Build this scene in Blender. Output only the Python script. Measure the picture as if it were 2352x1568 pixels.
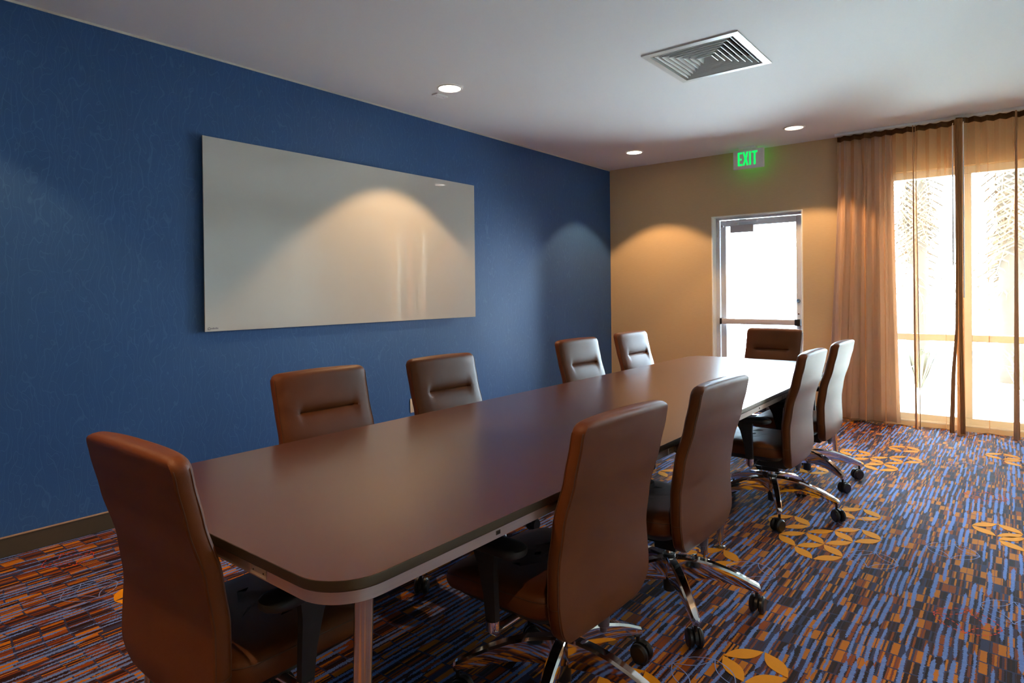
import bpy, bmesh, math, random
from mathutils import Vector, Matrix
random.seed(7)
PI = math.pi
S = bpy.context.scene
COL = S.collection
for o in list(bpy.data.objects):
    bpy.data.objects.remove(o)

# ------------------------------------------------------------------ camera
CAM = Vector((3.876, 0.0, 1.271))
R_ = Vector((0.78178, 0.62346, -0.01112))
F_ = Vector((-0.62349, 0.78180, -0.00752))
R_ = (R_ - F_ * R_.dot(F_)).normalized()
U_ = R_.cross(F_)
cd = bpy.data.cameras.new('camera')
cam = bpy.data.objects.new('camera', cd)
COL.objects.link(cam)
m3 = Matrix((R_, U_, -F_)).transposed()
cam.matrix_world = Matrix.Translation(CAM) @ m3.to_4x4()
cd.sensor_width = 36.0
cd.lens = 1450.5 / 2352 * 36.0
cd.shift_y = -(784 - 680.8) / 2352
cd.clip_start = 0.02
S.camera = cam

# ------------------------------------------------------------------ world, sun, exposure
S.view_settings.view_transform = 'Standard'
S.view_settings.look = 'None'
S.view_settings.gamma = 1
S.view_settings.use_curve_mapping = False
S.view_settings.exposure = 0.97
w = bpy.data.worlds.new('sky'); S.world = w
w.use_nodes = True
wn = w.node_tree
bg = wn.nodes['Background']
bg.inputs['Color'].default_value = (0.60, 0.82, 1.0, 1)
bg.inputs['Strength'].default_value = 34.0
sd = bpy.data.lights.new('sun', 'SUN'); sd.energy = 8.0; sd.angle = 0.01; sd.color = (1, .95, .86)
sun = bpy.data.objects.new('sun', sd); COL.objects.link(sun)
sun.rotation_euler = Vector((-0.42, 0.13, 0.88)).to_track_quat('Z', 'Y').to_euler()
sun.location = (3, 12, 9)

def portal(loc, rot, sx, sy):
    d = bpy.data.lights.new('window_portal', 'AREA'); d.shape = 'RECTANGLE'; d.size = sx; d.size_y = sy
    d.cycles.is_portal = True
    o = bpy.data.objects.new('window_portal', d); COL.objects.link(o)
    o.location = loc; o.rotation_euler = rot
# portals only tell the sampler where the sky comes in; they add no light
portal((3.52, 7.0, 1.2), (-PI / 2, 0, 0), 1.2, 2.4)
portal((1.74, 7.02, 1.05), (-PI / 2, 0, 0), 0.95, 2.1)
portal((4.95, 3.0, 1.2), (0, PI / 2, 0), 2.4, 5.8)

cy = S.cycles
cy.use_denoising = True
cy.max_bounces = 10; cy.diffuse_bounces = 5; cy.glossy_bounces = 5; cy.transparent_max_bounces = 24
cy.transmission_bounces = 8
cy.sample_clamp_indirect = 120.0
cy.caustics_reflective = False; cy.caustics_refractive = False

# ------------------------------------------------------------------ material helpers
class NT:
    def __init__(s, name):
        s.m = bpy.data.materials.new(name); s.m.use_nodes = True
        s.t = s.m.node_tree; s.n = s.t.nodes; s.l = s.t.links
        s.b = s.n['Principled BSDF']; s.out = s.n['Material Output']
        s._o = None
    def node(s, typ, **kw):
        n = s.n.new(typ)
        for k, v in kw.items(): setattr(n, k, v)
        return n
    def set(s, sock, v):
        if hasattr(v, 'is_output'): s.l.new(v, sock)
        else: sock.default_value = v
    def math(s, op, a, b=None, c=None):
        n = s.node('ShaderNodeMath', operation=op)
        s.set(n.inputs[0], a)
        if b is not None: s.set(n.inputs[1], b)
        if c is not None: s.set(n.inputs[2], c)
        return n.outputs[0]
    def obj(s):
        if s._o is None:
            s._o = s.node('ShaderNodeTexCoord').outputs['Object']
        return s._o
    def geo(s):
        return s.node('ShaderNodeNewGeometry').outputs['Position']
    def sep(s, v):
        n = s.node('ShaderNodeSeparateXYZ'); s.l.new(v, n.inputs[0]); return n.outputs
    def comb(s, x, y, z=0.0):
        n = s.node('ShaderNodeCombineXYZ')
        for i, v in enumerate((x, y, z)): s.set(n.inputs[i], v)
        return n.outputs[0]
    def map(s, v, scale):
        n = s.node('ShaderNodeMapping'); s.l.new(v, n.inputs[0]); n.inputs['Scale'].default_value = scale
        return n.outputs[0]
    def noise(s, v, scale, detail=2.0, rough=.5):
        n = s.node('ShaderNodeTexNoise'); s.l.new(v, n.inputs['Vector'])
        n.inputs['Scale'].default_value = scale; n.inputs['Detail'].default_value = detail
        n.inputs['Roughness'].default_value = rough
        return n.outputs['Fac']
    def white(s, v):
        n = s.node('ShaderNodeTexWhiteNoise', noise_dimensions='3D'); s.l.new(v, n.inputs[0]); return n.outputs['Value']
    def ramp(s, f, stops, mode='LINEAR'):
        n = s.node('ShaderNodeValToRGB'); s.set(n.inputs[0], f)
        cr = n.color_ramp; cr.interpolation = mode
        while len(cr.elements) < len(stops): cr.elements.new(0.5)
        for e, (p, c) in zip(cr.elements, stops):
            e.position = p; e.color = (*c, 1)
        return n.outputs[0]
    def mix(s, f, a, b):
        n = s.node('ShaderNodeMix', data_type='RGBA')
        s.set(n.inputs[0], f)
        s.set(n.inputs[6], a if hasattr(a, 'is_output') else (*a, 1))
        s.set(n.inputs[7], b if hasattr(b, 'is_output') else (*b, 1))
        return n.outputs[2]
    def bump(s, h, strength, dist=.001):
        n = s.node('ShaderNodeBump'); n.inputs['Strength'].default_value = strength
        n.inputs['Distance'].default_value = dist; s.l.new(h, n.inputs['Height'])
        s.l.new(n.outputs[0], s.b.inputs['Normal'])
    def col(s, c): s.set(s.b.inputs['Base Color'], c if hasattr(c, 'is_output') else (*c, 1))
    def p(s, **kw):
        for k, v in kw.items(): s.set(s.b.inputs[k.replace('_', ' ')], v)
        return s

def simple(name, c, rough=.5, metal=0.0, spec=.5, vary=.06, nscale=60, bump=0.0, coat=0.0):
    t = NT(name)
    f = t.noise(t.geo(), nscale, 2)
    lo = tuple(max(0, x * (1 - vary)) for x in c); hi = tuple(min(1, x * (1 + vary)) for x in c)
    t.col(t.mix(f, lo, hi))
    t.p(Roughness=rough, Metallic=metal, Specular_IOR_Level=spec, Coat_Weight=coat)
    if bump: t.bump(f, bump)
    return t.m

# wallpaper, blue
def blue_paper():
    t = NT('blue_wallpaper'); P = t.geo(); x, y, z = t.sep(P)
    n1 = t.noise(t.map(P, (1, 7, 3.2)), 1.0, 1.5)
    n2 = t.noise(t.map(P, (1, 11, 5.0)), 1.0, 1.5)
    def lines(nn, freq, amp, off):
        a = t.math('ADD', t.math('MULTIPLY', y, freq), t.math('MULTIPLY', nn, amp))
        a = t.math('ADD', a, off)
        fr = t.math('ABSOLUTE', t.math('SUBTRACT', t.math('FRACT', a), .5))
        return t.math('SUBTRACT', 1.0, t.math('MINIMUM', t.math('MULTIPLY', fr, 17.0), 1.0))
    L = t.math('MAXIMUM', lines(n1, 26, 7, 0), lines(n2, 19, 9, .37))
    weave = t.noise(t.map(P, (200, 200, 900)), 1.0, 1)
    weave2 = t.noise(t.map(P, (900, 900, 90)), 1.0, 1)
    base = t.mix(weave, (.020, .070, .195), (.030, .098, .255))
    base = t.mix(t.math('MULTIPLY', weave2, .5), base, (.042, .120, .290))
    t.col(t.mix(t.math('MULTIPLY', L, .38), base, (.075, .175, .37)))
    t.p(Roughness=.50, Specular_IOR_Level=.34)
    t.bump(t.math('ADD', L, weave), .25, .0008)
    return t.m
def beige_paper():
    t = NT('beige_wallpaper'); P = t.geo()
    a = t.noise(t.map(P, (22, 22, 420)), 1, 2)
    b = t.noise(t.map(P, (300, 300, 30)), 1, 1)
    c = t.mix(a, (.58, .40, .215), (.69, .50, .285))
    t.col(t.mix(t.math('MULTIPLY', b, .4), c, (.53, .40, .25)))
    t.p(Roughness=.7, Specular_IOR_Level=.25); t.bump(a, .3, .0006)
    return t.m
def ceiling_paint():
    t = NT('ceiling_paint'); P = t.geo()
    a = t.noise(P, 260, 3)
    t.col(t.mix(a, (.77, .77, .76), (.82, .82, .81)))
    t.p(Roughness=.75, Specular_IOR_Level=.25); t.bump(a, .12, .0008)
    return t.m

ORANGE = (.68, .205, .002); RUST = (.34, .070, .003); BROWN = (.045, .012, .005)
DARK = (.020, .008, .008); SLATE = (.048, .048, .105); PLUM = (.070, .032, .050); BLUE = (.19, .27, .62)
def carpet():
    t = NT('patterned_carpet'); P = t.geo(); x, y, z = t.sep(P)
    jit = t.noise(t.map(P, (60, 140, 1)), 1.0, 2)
    xj = t.math('ADD', x, t.math('MULTIPLY', t.math('SUBTRACT', jit, .5), .006))
    band = t.math('FLOOR', t.math('MULTIPLY', x, 1 / .145))
    off = t.white(t.comb(band, 3.0, 1.0))
    yy = t.math('ADD', t.math('MULTIPLY', y, 1 / .083), t.math('MULTIPLY', off, 3.0))
    # slow drift of the cross joints
    yy = t.math('ADD', yy, t.math('MULTIPLY', t.noise(t.map(P, (3, 2, 1)), 1, 1), 1.2))
    row = t.math('FLOOR', yy); fy = t.math('FRACT', yy)
    s1 = t.math('FLOOR', t.math('MULTIPLY', xj, 1 / .0068))
    s3 = t.math('FLOOR', t.math('MULTIPLY', xj, 1 / .0245))
    r1 = t.white(t.comb(s1, row, band)); r3 = t.white(t.comb(s3, row, 17.0)); r4 = t.white(t.comb(s3, row, 41.0))
    fine = t.ramp(r1, [(0, BROWN), (.24, RUST), (.44, ORANGE), (.60, DARK), (.76, PLUM), (.92, SLATE)], 'CONSTANT')
    wide = t.ramp(r4, [(0, ORANGE), (.55, RUST), (.82, SLATE), (.91, BROWN)], 'CONSTANT')
    c = t.mix(t.math('GREATER_THAN', r3, .82), fine, wide)
    # thin dark joint between the wide blocks
    fx3 = t.math('FRACT', t.math('MULTIPLY', xj, 1 / .0245))
    jn = t.math('LESS_THAN', fx3, .09)
    gap = t.math('LESS_THAN', t.math('ADD', fy, t.math('MULTIPLY', jit, .05)), .105)
    gm = t.math('MAXIMUM', gap, t.math('MULTIPLY', jn, .7))
    c = t.mix(gm, c, SLATE)
    # long light blue streaks running with y, saw-toothed edges
    saw = t.noise(t.map(P, (45, 210, 1)), 1.0, 2)
    drift = t.noise(t.map(P, (5, 2.5, 1)), 1.0, 1)
    xs = t.math('ADD', x, t.math('ADD', t.math('MULTIPLY', t.math('SUBTRACT', saw, .5), .016),
                                 t.math('MULTIPLY', t.math('SUBTRACT', drift, .5), .03)))
    k = t.math('MULTIPLY', xs, 1 / .026); ki = t.math('FLOOR', k); kf = t.math('FRACT', k)
    seg = t.math('ADD', t.math('MULTIPLY', y, 1 / .30), t.math('MULTIPLY', t.white(t.comb(ki, 5.0, 9.0)), 7.0))
    on = t.white(t.comb(ki, t.math('FLOOR', seg), 2.0))
    wd = t.math('ADD', .06, t.math('MULTIPLY', on, .42))
    sf = t.math('FRACT', seg)
    taper = t.math('MINIMUM', t.math('MULTIPLY', t.math('MINIMUM', sf, t.math('SUBTRACT', 1.0, sf)), 9.0), 1.0)
    hit = t.math('LESS_THAN', t.math('ABSOLUTE', t.math('SUBTRACT', kf, .5)), t.math('MULTIPLY', t.math('MULTIPLY', wd, taper), .62))
    hit = t.math('MULTIPLY', hit, t.math('GREATER_THAN', on, .42))
    bl = t.mix(t.noise(t.map(P, (30, 60, 1)), 1, 1), (.13, .22, .60), (.22, .36, .80))
    c = t.mix(hit, c, bl)
    pile = t.noise(P, 900, 2)
    c = t.mix(t.math('MULTIPLY', pile, .35), c, (.02, .012, .02))
    t.col(c)
    t.p(Roughness=.8, Specular_IOR_Level=.12)
    t.bump(t.math('ADD', pile, t.math('MULTIPLY', gm, -.6)), .6, .002)
    return t.m
def pile(name, c, d=.25):
    t = NT(name); P = t.geo()
    f = t.noise(P, 700, 3); g = t.noise(P, 60, 2)
    a = t.mix(f, tuple(x * (1 - d) for x in c), tuple(min(1, x * (1 + d)) for x in c))
    t.col(t.mix(t.math('MULTIPLY', g, .3), a, tuple(x * .75 for x in c)))
    t.p(Roughness=.8, Specular_IOR_Level=.12); t.bump(f, .6, .002)
    return t.m
def leather():
    t = NT('brown_leather'); P = t.obj()
    v = t.node('ShaderNodeTexVoronoi', feature='DISTANCE_TO_EDGE'); t.l.new(P, v.inputs['Vector']); v.inputs['Scale'].default_value = 420
    g = t.math('MINIMUM', t.math('MULTIPLY', v.outputs['Distance'], 6.0), 1.0)
    n = t.noise(P, 9, 3)
    t.col(t.mix(n, (.120, .033, .007), (.158, .046, .010)))
    t.p(Roughness=.41, Specular_IOR_Level=.27)
    t.bump(t.math('ADD', g, t.noise(P, 60, 2)), .28, .0006)
    return t.m
def wood():
    t = NT('dark_wenge_laminate'); P = t.geo()
    g = t.noise(t.map(P, (420, 3, 1)), 1, 4, .6)
    g2 = t.noise(t.map(P, (900, 22, 1)), 1, 2)
    c = t.mix(g, (.062, .019, .011), (.175, .062, .032))
    t.col(t.mix(t.math('MULTIPLY', g2, .55), c, (.045, .018, .012)))
    t.p(Roughness=.25, Specular_IOR_Level=.6, Coat_Weight=.3, Coat_Roughness=.18)
    return t.m
def brushed(name, c, rough, axis=(4, 4, 300)):
    t = NT(name); P = t.geo()
    g = t.noise(t.map(P, axis), 1, 3)
    t.col(t.mix(g, tuple(x * .85 for x in c), c))
    t.p(Roughness=rough, Metallic=.9); t.bump(g, .08, .0003)
    return t.m
def sheer_cloth():
    t = NT('sheer_orange_voile'); P = t.geo(); x, y, z = t.sep(P)
    weave = t.noise(t.map(P, (900, 900, 60)), 1, 1)
    df = t.node('ShaderNodeBsdfDiffuse'); tr = t.node('ShaderNodeBsdfTranslucent'); tp = t.node('ShaderNodeBsdfTransparent')
    c = t.mix(weave, (.80, .45, .22), (.94, .58, .32))
    t.l.new(c, df.inputs[0]); t.l.new(c, tr.inputs[0]); tp.inputs[0].default_value = (1, .97, .93, 1)
    m1 = t.node('ShaderNodeMixShader'); m1.inputs[0].default_value = .07
    t.l.new(df.outputs[0], m1.inputs[1]); t.l.new(tr.outputs[0], m1.inputs[2])
    m2 = t.node('ShaderNodeMixShader')
    lw = t.node('ShaderNodeLayerWeight'); lw.inputs[0].default_value = .5
    # threads close up as the cloth turns edge-on
    op = t.math('ADD', .33, t.math('MULTIPLY', t.math('POWER', lw.outputs['Facing'], 3.5), .50))
    t.l.new(op, m2.inputs[0]); t.l.new(tp.outputs[0], m2.inputs[1]); t.l.new(m1.outputs[0], m2.inputs[2])
    t.l.new(m2.outputs[0], t.out.inputs[0])
    t.n.remove(t.b)
    return t.m
def drape_cloth(name='taupe_drape', c0=(.58, .43, .36), c1=(.68, .51, .43), tl=.22, tc=(.55, .34, .2)):
    t = NT(name); P = t.geo()
    weave = t.noise(t.map(P, (900, 900, 200)), 1, 1)
    df = t.node('ShaderNodeBsdfDiffuse'); tr = t.node('ShaderNodeBsdfTranslucent')
    c = t.mix(weave, c0, c1)
    t.l.new(c, df.inputs[0]); t.l.new(t.mix(.5, c, tc), tr.inputs[0])
    m1 = t.node('ShaderNodeMixShader'); m1.inputs[0].default_value = tl
    t.l.new(df.outputs[0], m1.inputs[1]); t.l.new(tr.outputs[0], m1.inputs[2])
    t.l.new(m1.outputs[0], t.out.inputs[0]); t.n.remove(t.b)
    return t.m
def glass(name, tint=(1, 1, 1)):
    t = NT(name); t.n.remove(t.b)
    tp = t.node('ShaderNodeBsdfTransparent'); tp.inputs[0].default_value = (*tint, 1)
    gl = t.node('ShaderNodeBsdfGlossy'); gl.inputs['Roughness'].default_value = .02
    fr = t.node('ShaderNodeFresnel'); fr.inputs[0].default_value = 1.45
    m = t.node('ShaderNodeMixShader')
    t.l.new(fr.outputs[0], m.inputs[0]); t.l.new(tp.outputs[0], m.inputs[1]); t.l.new(gl.outputs[0], m.inputs[2])
    t.l.new(m.outputs[0], t.out.inputs[0])
    return t.m
def emit(name, c, k):
    t = NT(name); t.col(tuple(min(1, x) for x in c)); t.p(Emission_Color=(*c, 1), Emission_Strength=k, Roughness=.4)
    return t.m

M = dict(
    blue=blue_paper(), beige=beige_paper(), ceil=ceiling_paint(), carpet=carpet(),
    petal=pile('orange_petal_pile', (.90, .33, .006), .12), redp=pile('red_dash_pile', (.85, .07, .02)), bluep=pile('pale_blue_outline_pile', (.25, .32, .62)),
    leather=leather(), wood=wood(), stitch=simple('brown_stitching', (.10, .035, .012), .6),
    edge=brushed('bronze_edge_band', (.115, .085, .055), .42, (4, 4, 200)), apron=brushed('brushed_champagne_metal', (.62, .53, .46), .34, (3, 3, 500)),
    legm=brushed('polished_leg_metal', (.66, .58, .46), .16, (200, 200, 3)),
    chrome=simple('chrome', (.82, .80, .78), .07, 1.0, vary=.03), blackp=simple('black_plastic', (.012, .012, .013), .36, vary=.2),
    blackm=simple('black_matt_plastic', (.018, .016, .016), .55, vary=.2),
    greyp=simple('grey_plastic', (.12, .10, .12), .35),
    white=simple('white_plastic', (.88, .88, .88), .4), whitem=simple('white_enamel_metal', (.78, .79, .78), .35), darkv=simple('dark_duct', (.02, .02, .02), .8),
    alum=simple('anodised_aluminium', (.78, .81, .84), .38, .0), frame=simple('cream_painted_frame', (.66, .60, .50), .4),
    jamb=simple('cream_painted_jamb', (.88, .84, .72), .45), closer=simple('grey_closer_body', (.55, .52, .54), .4, .0),
    glass=glass('window_glass', (.97, .99, .98)), frost=glass('door_glass', (1, 1, 1)),
    sheer=sheer_cloth(), drape=drape_cloth(), drape2=drape_cloth('grey_drape', (.36, .35, .32), (.44, .43, .39), .07, (.50, .50, .46)), hem=drape_cloth('brown_heading_tape', (.115, .055, .022), (.15, .075, .03), .08),
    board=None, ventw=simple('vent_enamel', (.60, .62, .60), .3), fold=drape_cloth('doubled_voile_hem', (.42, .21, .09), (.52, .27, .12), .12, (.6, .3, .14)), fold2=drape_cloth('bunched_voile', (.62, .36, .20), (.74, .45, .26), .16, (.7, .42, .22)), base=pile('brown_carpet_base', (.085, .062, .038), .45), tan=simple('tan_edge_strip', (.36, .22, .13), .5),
    beadw=simple('pale_bead', (.62, .60, .52), .5), ivory=simple('ivory_plastic', (.80, .66, .45), .4), socket=simple('taupe_socket_plate', (.42, .33, .26), .4),
    hole=simple('black_slot', (.01, .01, .01), .7), wand=simple('white_wand', (.80, .80, .78), .35),
    lens=emit('lamp_lens', (1, .90, .72), 9.0), lens2=emit('lamp_lens_dim', (1, .80, .62), 1.5), exitg=emit('exit_green', (.0, .80, .12), .55),
    patio=simple('pale_patio_concrete', (.62, .60, .56), .8, vary=.12, nscale=6), trunk=simple('palm_bark', (.03, .022, .015), .85, vary=.3, nscale=30, bump=.5),
    frond=simple('green_frond', (.032, .046, .014), .5, vary=.3, nscale=8), dry=simple('dry_frond', (.066, .041, .020), .7, vary=.25, nscale=8),
    shrub=simple('pale_green_leaf', (.052, .056, .034), .6, vary=.3, nscale=8), stucco=simple('stucco', (.6, .56, .5), .8), mulch=simple('mulch', (.35, .28, .22), .9, vary=.4, nscale=40),
)
t = NT('glass_marker_board'); t.col((.50, .49, .445)); t.p(Roughness=.6, Specular_IOR_Level=0.0, Coat_Weight=1.0, Coat_Roughness=.01, Coat_IOR=1.75)
M['board'] = t.m

# ------------------------------------------------------------------ geometry helpers
def finish(name, bm, mat, parent=None, smooth=True, angle=.7):
    bmesh.ops.recalc_face_normals(bm, faces=bm.faces)
    me = bpy.data.meshes.new(name); bm.to_mesh(me); bm.free()
    if mat: me.materials.append(mat)
    if smooth:
        me.polygons.foreach_set('use_smooth', [True] * len(me.polygons))
        me.set_sharp_from_angle(angle=angle)
    o = bpy.data.objects.new(name, me); COL.objects.link(o)
    if parent: o.parent = parent
    return o
def box(bm, x0, x1, y0, y1, z0, z1, bev=0.0, seg=2, mat=None):
    r = bmesh.ops.create_cube(bm, size=1)
    vs = r['verts']
    for v in vs:
        v.co = Vector(((x0 + x1) / 2 + v.co.x * (x1 - x0), (y0 + y1) / 2 + v.co.y * (y1 - y0), (z0 + z1) / 2 + v.co.z * (z1 - z0)))
    if mat is not None:
        for v in vs: v.co = mat @ v.co
    if bev:
        es = list({e for v in vs for e in v.link_edges})
        bmesh.ops.bevel(bm, geom=es, offset=bev, segments=seg, affect='EDGES', profile=.5)
def loft(bm, loops, cap0=True, cap1=True, closed=True):
    rows = [[bm.verts.new(p) for p in L] for L in loops]
    n = len(rows[0])
    for a, b in zip(rows, rows[1:]):
        for i in range(n if closed else n - 1):
            j = (i + 1) % n
            bm.faces.new((a[i], a[j], b[j], b[i]))
    if closed and cap0: bm.faces.new(rows[0])
    if closed and cap1: bm.faces.new(rows[-1])
def tube(bm, pts, r, n=8, closed=False, caps=True):
    pts = [Vector(p) for p in pts]; N = len(pts); loops = []
    rr = r if isinstance(r, (list, tuple)) else [r] * N
    up = None
    for i, p in enumerate(pts):
        if closed: d = pts[(i + 1) % N] - pts[i - 1]
        else: d = pts[min(i + 1, N - 1)] - pts[max(i - 1, 0)]
        d.normalize()
        if up is None: up = d.orthogonal().normalized()
        up = (up - d * up.dot(d)).normalized(); s = d.cross(up)
        loops.append([p + (up * math.cos(a) + s * math.sin(a)) * rr[i] for a in [2 * PI * k / n for k in range(n)]])
    if closed: loops.append(loops[0]); 
    loft(bm, loops, caps and not closed, caps and not closed)
def cyl(bm, c, r0, r1, z0, z1, n=24, bev=0):
    prof = [(r0, z0), (r1, z1)] if not bev else [(r0 - bev, z0), (r0, z0 + bev), (r1, z1 - bev), (r1 - bev, z1)]
    loft(bm, [[(c[0] + r * math.cos(2 * PI * k / n), c[1] + r * math.sin(2 * PI * k / n), z) for k in range(n)] for r, z in prof])
def lathe(bm, prof, n=32, c=(0, 0)):
    loft(bm, [[(c[0] + r * math.cos(2 * PI * k / n), c[1] + r * math.sin(2 * PI * k / n), z) for k in range(n)] for r, z in prof], False, False)
def ycyl(bm, c, r, y0, y1, n=20, bev=.003):
    prof = [(r - bev, y0), (r, y0 + bev), (r, y1 - bev), (r - bev, y1)]
    loft(bm, [[(c[0] + q * math.cos(2 * PI * k / n), y, c[2] + q * math.sin(2 * PI * k / n)) for k in range(n)] for q, y in prof])
def rrect(hx, hy, r, k=5):
    out = []
    for cx, cy_, a0 in ((hx - r, hy - r, 0), (-hx + r, hy - r, 90), (-hx + r, -hy + r, 180), (hx - r, -hy + r, 270)):
        for i in range(k + 1):
            a = math.radians(a0 + 90 * i / k); out.append((cx + r * math.cos(a), cy_ + r * math.sin(a)))
    return out
def tag(o, label=None, cat=None, group=None, kind=None):
    if label: o['label'] = label
    if cat: o['category'] = cat
    if group: o['group'] = group
    if kind: o['kind'] = kind
    return o
def thing(name, loc, rz, label, cat, group=None):
    o = bpy.data.objects.new(name, None); COL.objects.link(o); o.empty_display_size = .1
    o.location = loc; o.rotation_euler = (0, 0, rz)
    return tag(o, label, cat, group)
def struct(name, bm, mat, parent=None, **k):
    o = finish(name, bm, mat, parent, **k)
    if not parent: o['kind'] = 'structure'
    return o
def copy_tree(o, parent=None):
    c = o.copy(); COL.objects.link(c)
    if parent: c.parent = parent
    for ch in list(o.children): copy_tree(ch, c)
    return c
def smooth(a, b, x):
    x = max(0, min(1, (x - a) / (b - a))); return x * x * (3 - 2 * x)
def interp(tab, z):
    if z <= tab[0][0]: return tab[0][1]
    for (a, va), (b, vb) in zip(tab, tab[1:]):
        if z <= b:
            f = (z - a) / (b - a); f = f * f * (3 - 2 * f) * .35 + f * .65
            return va + (vb - va) * f
    return tab[-1][1]

# ------------------------------------------------------------------ the room
H, YW, XR, YN = 2.74, 6.81, 4.78, -2.2
WT = .22                                   # wall thickness
D0, D1, DH = 1.262, 2.202, 2.07            # door opening
W0, W1, WB, WH = 2.93, 4.10, .04, 2.335    # window opening

bm = bmesh.new(); box(bm, -WT, XR + WT, YN - WT, YW + WT, -.12, 0); floor = struct('floor', bm, M['carpet'], smooth=False)
# ceiling with an opening for the vent
V0x, V1x, V0y, V1y = 2.085, 2.61, 3.655, 4.225
bm = bmesh.new()
box(bm, -WT, V0x, YN - WT, YW + WT, H, H + .12); box(bm, V1x, XR + WT, YN - WT, YW + WT, H, H + .12)
box(bm, V0x, V1x, YN - WT, V0y, H, H + .12); box(bm, V0x, V1x, V1y, YW + WT, H, H + .12)
struct('ceiling', bm, M['ceil'], smooth=False)
bm = bmesh.new(); box(bm, -WT, 0, YN, YW, 0, H); struct('wall_left', bm, M['blue'], smooth=False)
bm = bmesh.new(); box(bm, -WT, XR + WT, YN - WT, YN, 0, H); struct('wall_near', bm, M['beige'], smooth=False)
bm = bmesh.new()
box(bm, -WT, D0, YW, YW + WT, 0, H); box(bm, D0, D1, YW, YW + WT, DH, H); box(bm, D1, W0, YW, YW + WT, 0, H)
box(bm, W0, W1, YW, YW + WT, WH, H); box(bm, W0, W1, YW, YW + WT, 0, WB); box(bm, W1, XR + WT, YW, YW + WT, 0, H)
struct('wall_far', bm, M['beige'], smooth=False)
A0, A1, AH = .2, 5.85, 2.3                 # opening in the right wall
bm = bmesh.new()
box(bm, XR, XR + WT, YN, A0, 0, H); box(bm, XR, XR + WT, A1, YW, 0, H); box(bm, XR, XR + WT, A0, A1, AH, H); box(bm, XR, XR + WT, A0, A1, 0, WB)
struct('wall_right', bm, M['beige'], smooth=False)

# baseboards
bm = bmesh.new(); box(bm, .001, .010, YN, YW - .001, .0005, .093, .002, 1); bl = struct('baseboard_left', bm, M['base'], smooth=False)
bm = bmesh.new(); box(bm, .001, .013, YN, YW - .001, .093, .101, .002, 1); finish('baseboard_cap', bm, M['tan'], bl, smooth=False)
bm = bmesh.new(); box(bm, .011, D0 - .002, YW - .010, YW - .001, .0005, .1, .002, 1); struct('baseboard_far', bm, M['base'], smooth=False)
bm = bmesh.new(); box(bm, D1 + .002, W0 - .03, YW - .010, YW - .001, .0005, .1, .002, 1); struct('baseboard_far', bm, M['base'], smooth=False)
# pale bead along the top of the blue wallpaper and down the corner
bm = bmesh.new(); box(bm, .0005, .006, YN, YW - .001, H - .012, H - .0005); struct('trim_1', bm, M['beadw'], smooth=False)
bm = bmesh.new(); box(bm, .0005, .0055, YW - .006, YW - .0005, .1, H - .013); struct('trim_2', bm, M['beige'], smooth=False)

# ------------------------------------------------------------------ door_1 : aluminium glazed exit door in its deep reveal
dr = thing('door_1', (0, 0, 0), 0, None, None); dr['kind'] = 'structure'
bm = bmesh.new()
e = .012
box(bm, D0 - .0, D0 + e, YW - .004, YW + .10, 0, DH); box(bm, D1 - e, D1, YW - .004, YW + .10, 0, DH); box(bm, D0 + e, D1 - e, YW - .004, YW + .10, DH - e, DH)
finish('jamb_lining', bm, M['jamb'], dr, smooth=False)
YD = YW + .105
bm = bmesh.new()
box(bm, D0 + .0, D0 + .05, YD, YD + .09, 0, DH - .0, .003, 1); box(bm, D1 - .04, D1, YD, YD + .09, 0, DH, .003, 1); box(bm, D0 + .05, D1 - .04, YD, YD + .09, DH - .035, DH, .003, 1)
finish('door_frame', bm, M['alum'], dr, smooth=False)
a0, a1, at = D0 + .055, D1 - .045, DH - .04
bm = bmesh.new()
g0, g1, gt, gb = a0 + .06, a1 - .052, at - .068, .30
Y0, Y1 = YD + .018, YD + .062
box(bm, a0, g0, Y0, Y1, .012, at, .003, 1); box(bm, g1, a1, Y0, Y1, .012, at, .003, 1)
box(bm, g0, g1, Y0, Y1, gt, at, .003, 1); box(bm, g0, g1, Y0, Y1, .012, gb, .003, 1)
leaf = finish('door_leaf', bm, M['alum'], dr, smooth=False)
bm = bmesh.new(); box(bm, g0 - .004, g1 + .004, YD + .034, YD + .042, gb - .004, gt + .004); finish('door_pane', bm, M['frost'], leaf, smooth=False)
bm = bmesh.new(); box(bm, D0 + .05, D1 - .04, YD - .01, YD + .10, .0005, .011, .003, 1); finish('threshold', bm, M['alum'], dr, smooth=False)
# exit bar across the leaf
bar = thing('push_bar', (0, 0, 0), 0, 'grey metal push bar with black ends across the glass exit door', 'door bar')
bm = bmesh.new(); box(bm, a0 + .028, a1 - .055, YD - .045, YD - .010, .893, .952, .006, 2); finish('push_rail', bm, M['closer'], bar)
bm = bmesh.new(); box(bm, a0 + .006, a0 + .028, YD - .047, YD + .0175, .890, .955, .004, 2); finish('end_cap', bm, M['blackp'], bar)
bm = bmesh.new(); box(bm, a1 - .055, a1 - .004, YD - .049, YD + .0175, .888, .957, .004, 2); box(bm, a1 - .030, a1 - .026, YD - .052, YD - .048, .895, .950); finish('latch_case', bm, M['blackp'], bar)
bm = bmesh.new(); ycyl(bm, (a1 - .028, 0, 1.144), .021, YD + .004, YD + .0175); ycyl(bm, (a1 - .028, 0, 1.144), .012, YD - .002, YD + .004)
tag(finish('deadbolt', bm, M['chrome'], None), 'round chrome lock on the stile above the push bar', 'lock')
bm = bmesh.new(); ycyl(bm, (a1 - .028, 0, 1.010), .009, YD + .004, YD + .0175, 16, .002)
tag(finish('latch_button', bm, M['chrome'], None), 'tiny metal knob just above the push bar end', 'door button')
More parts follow.
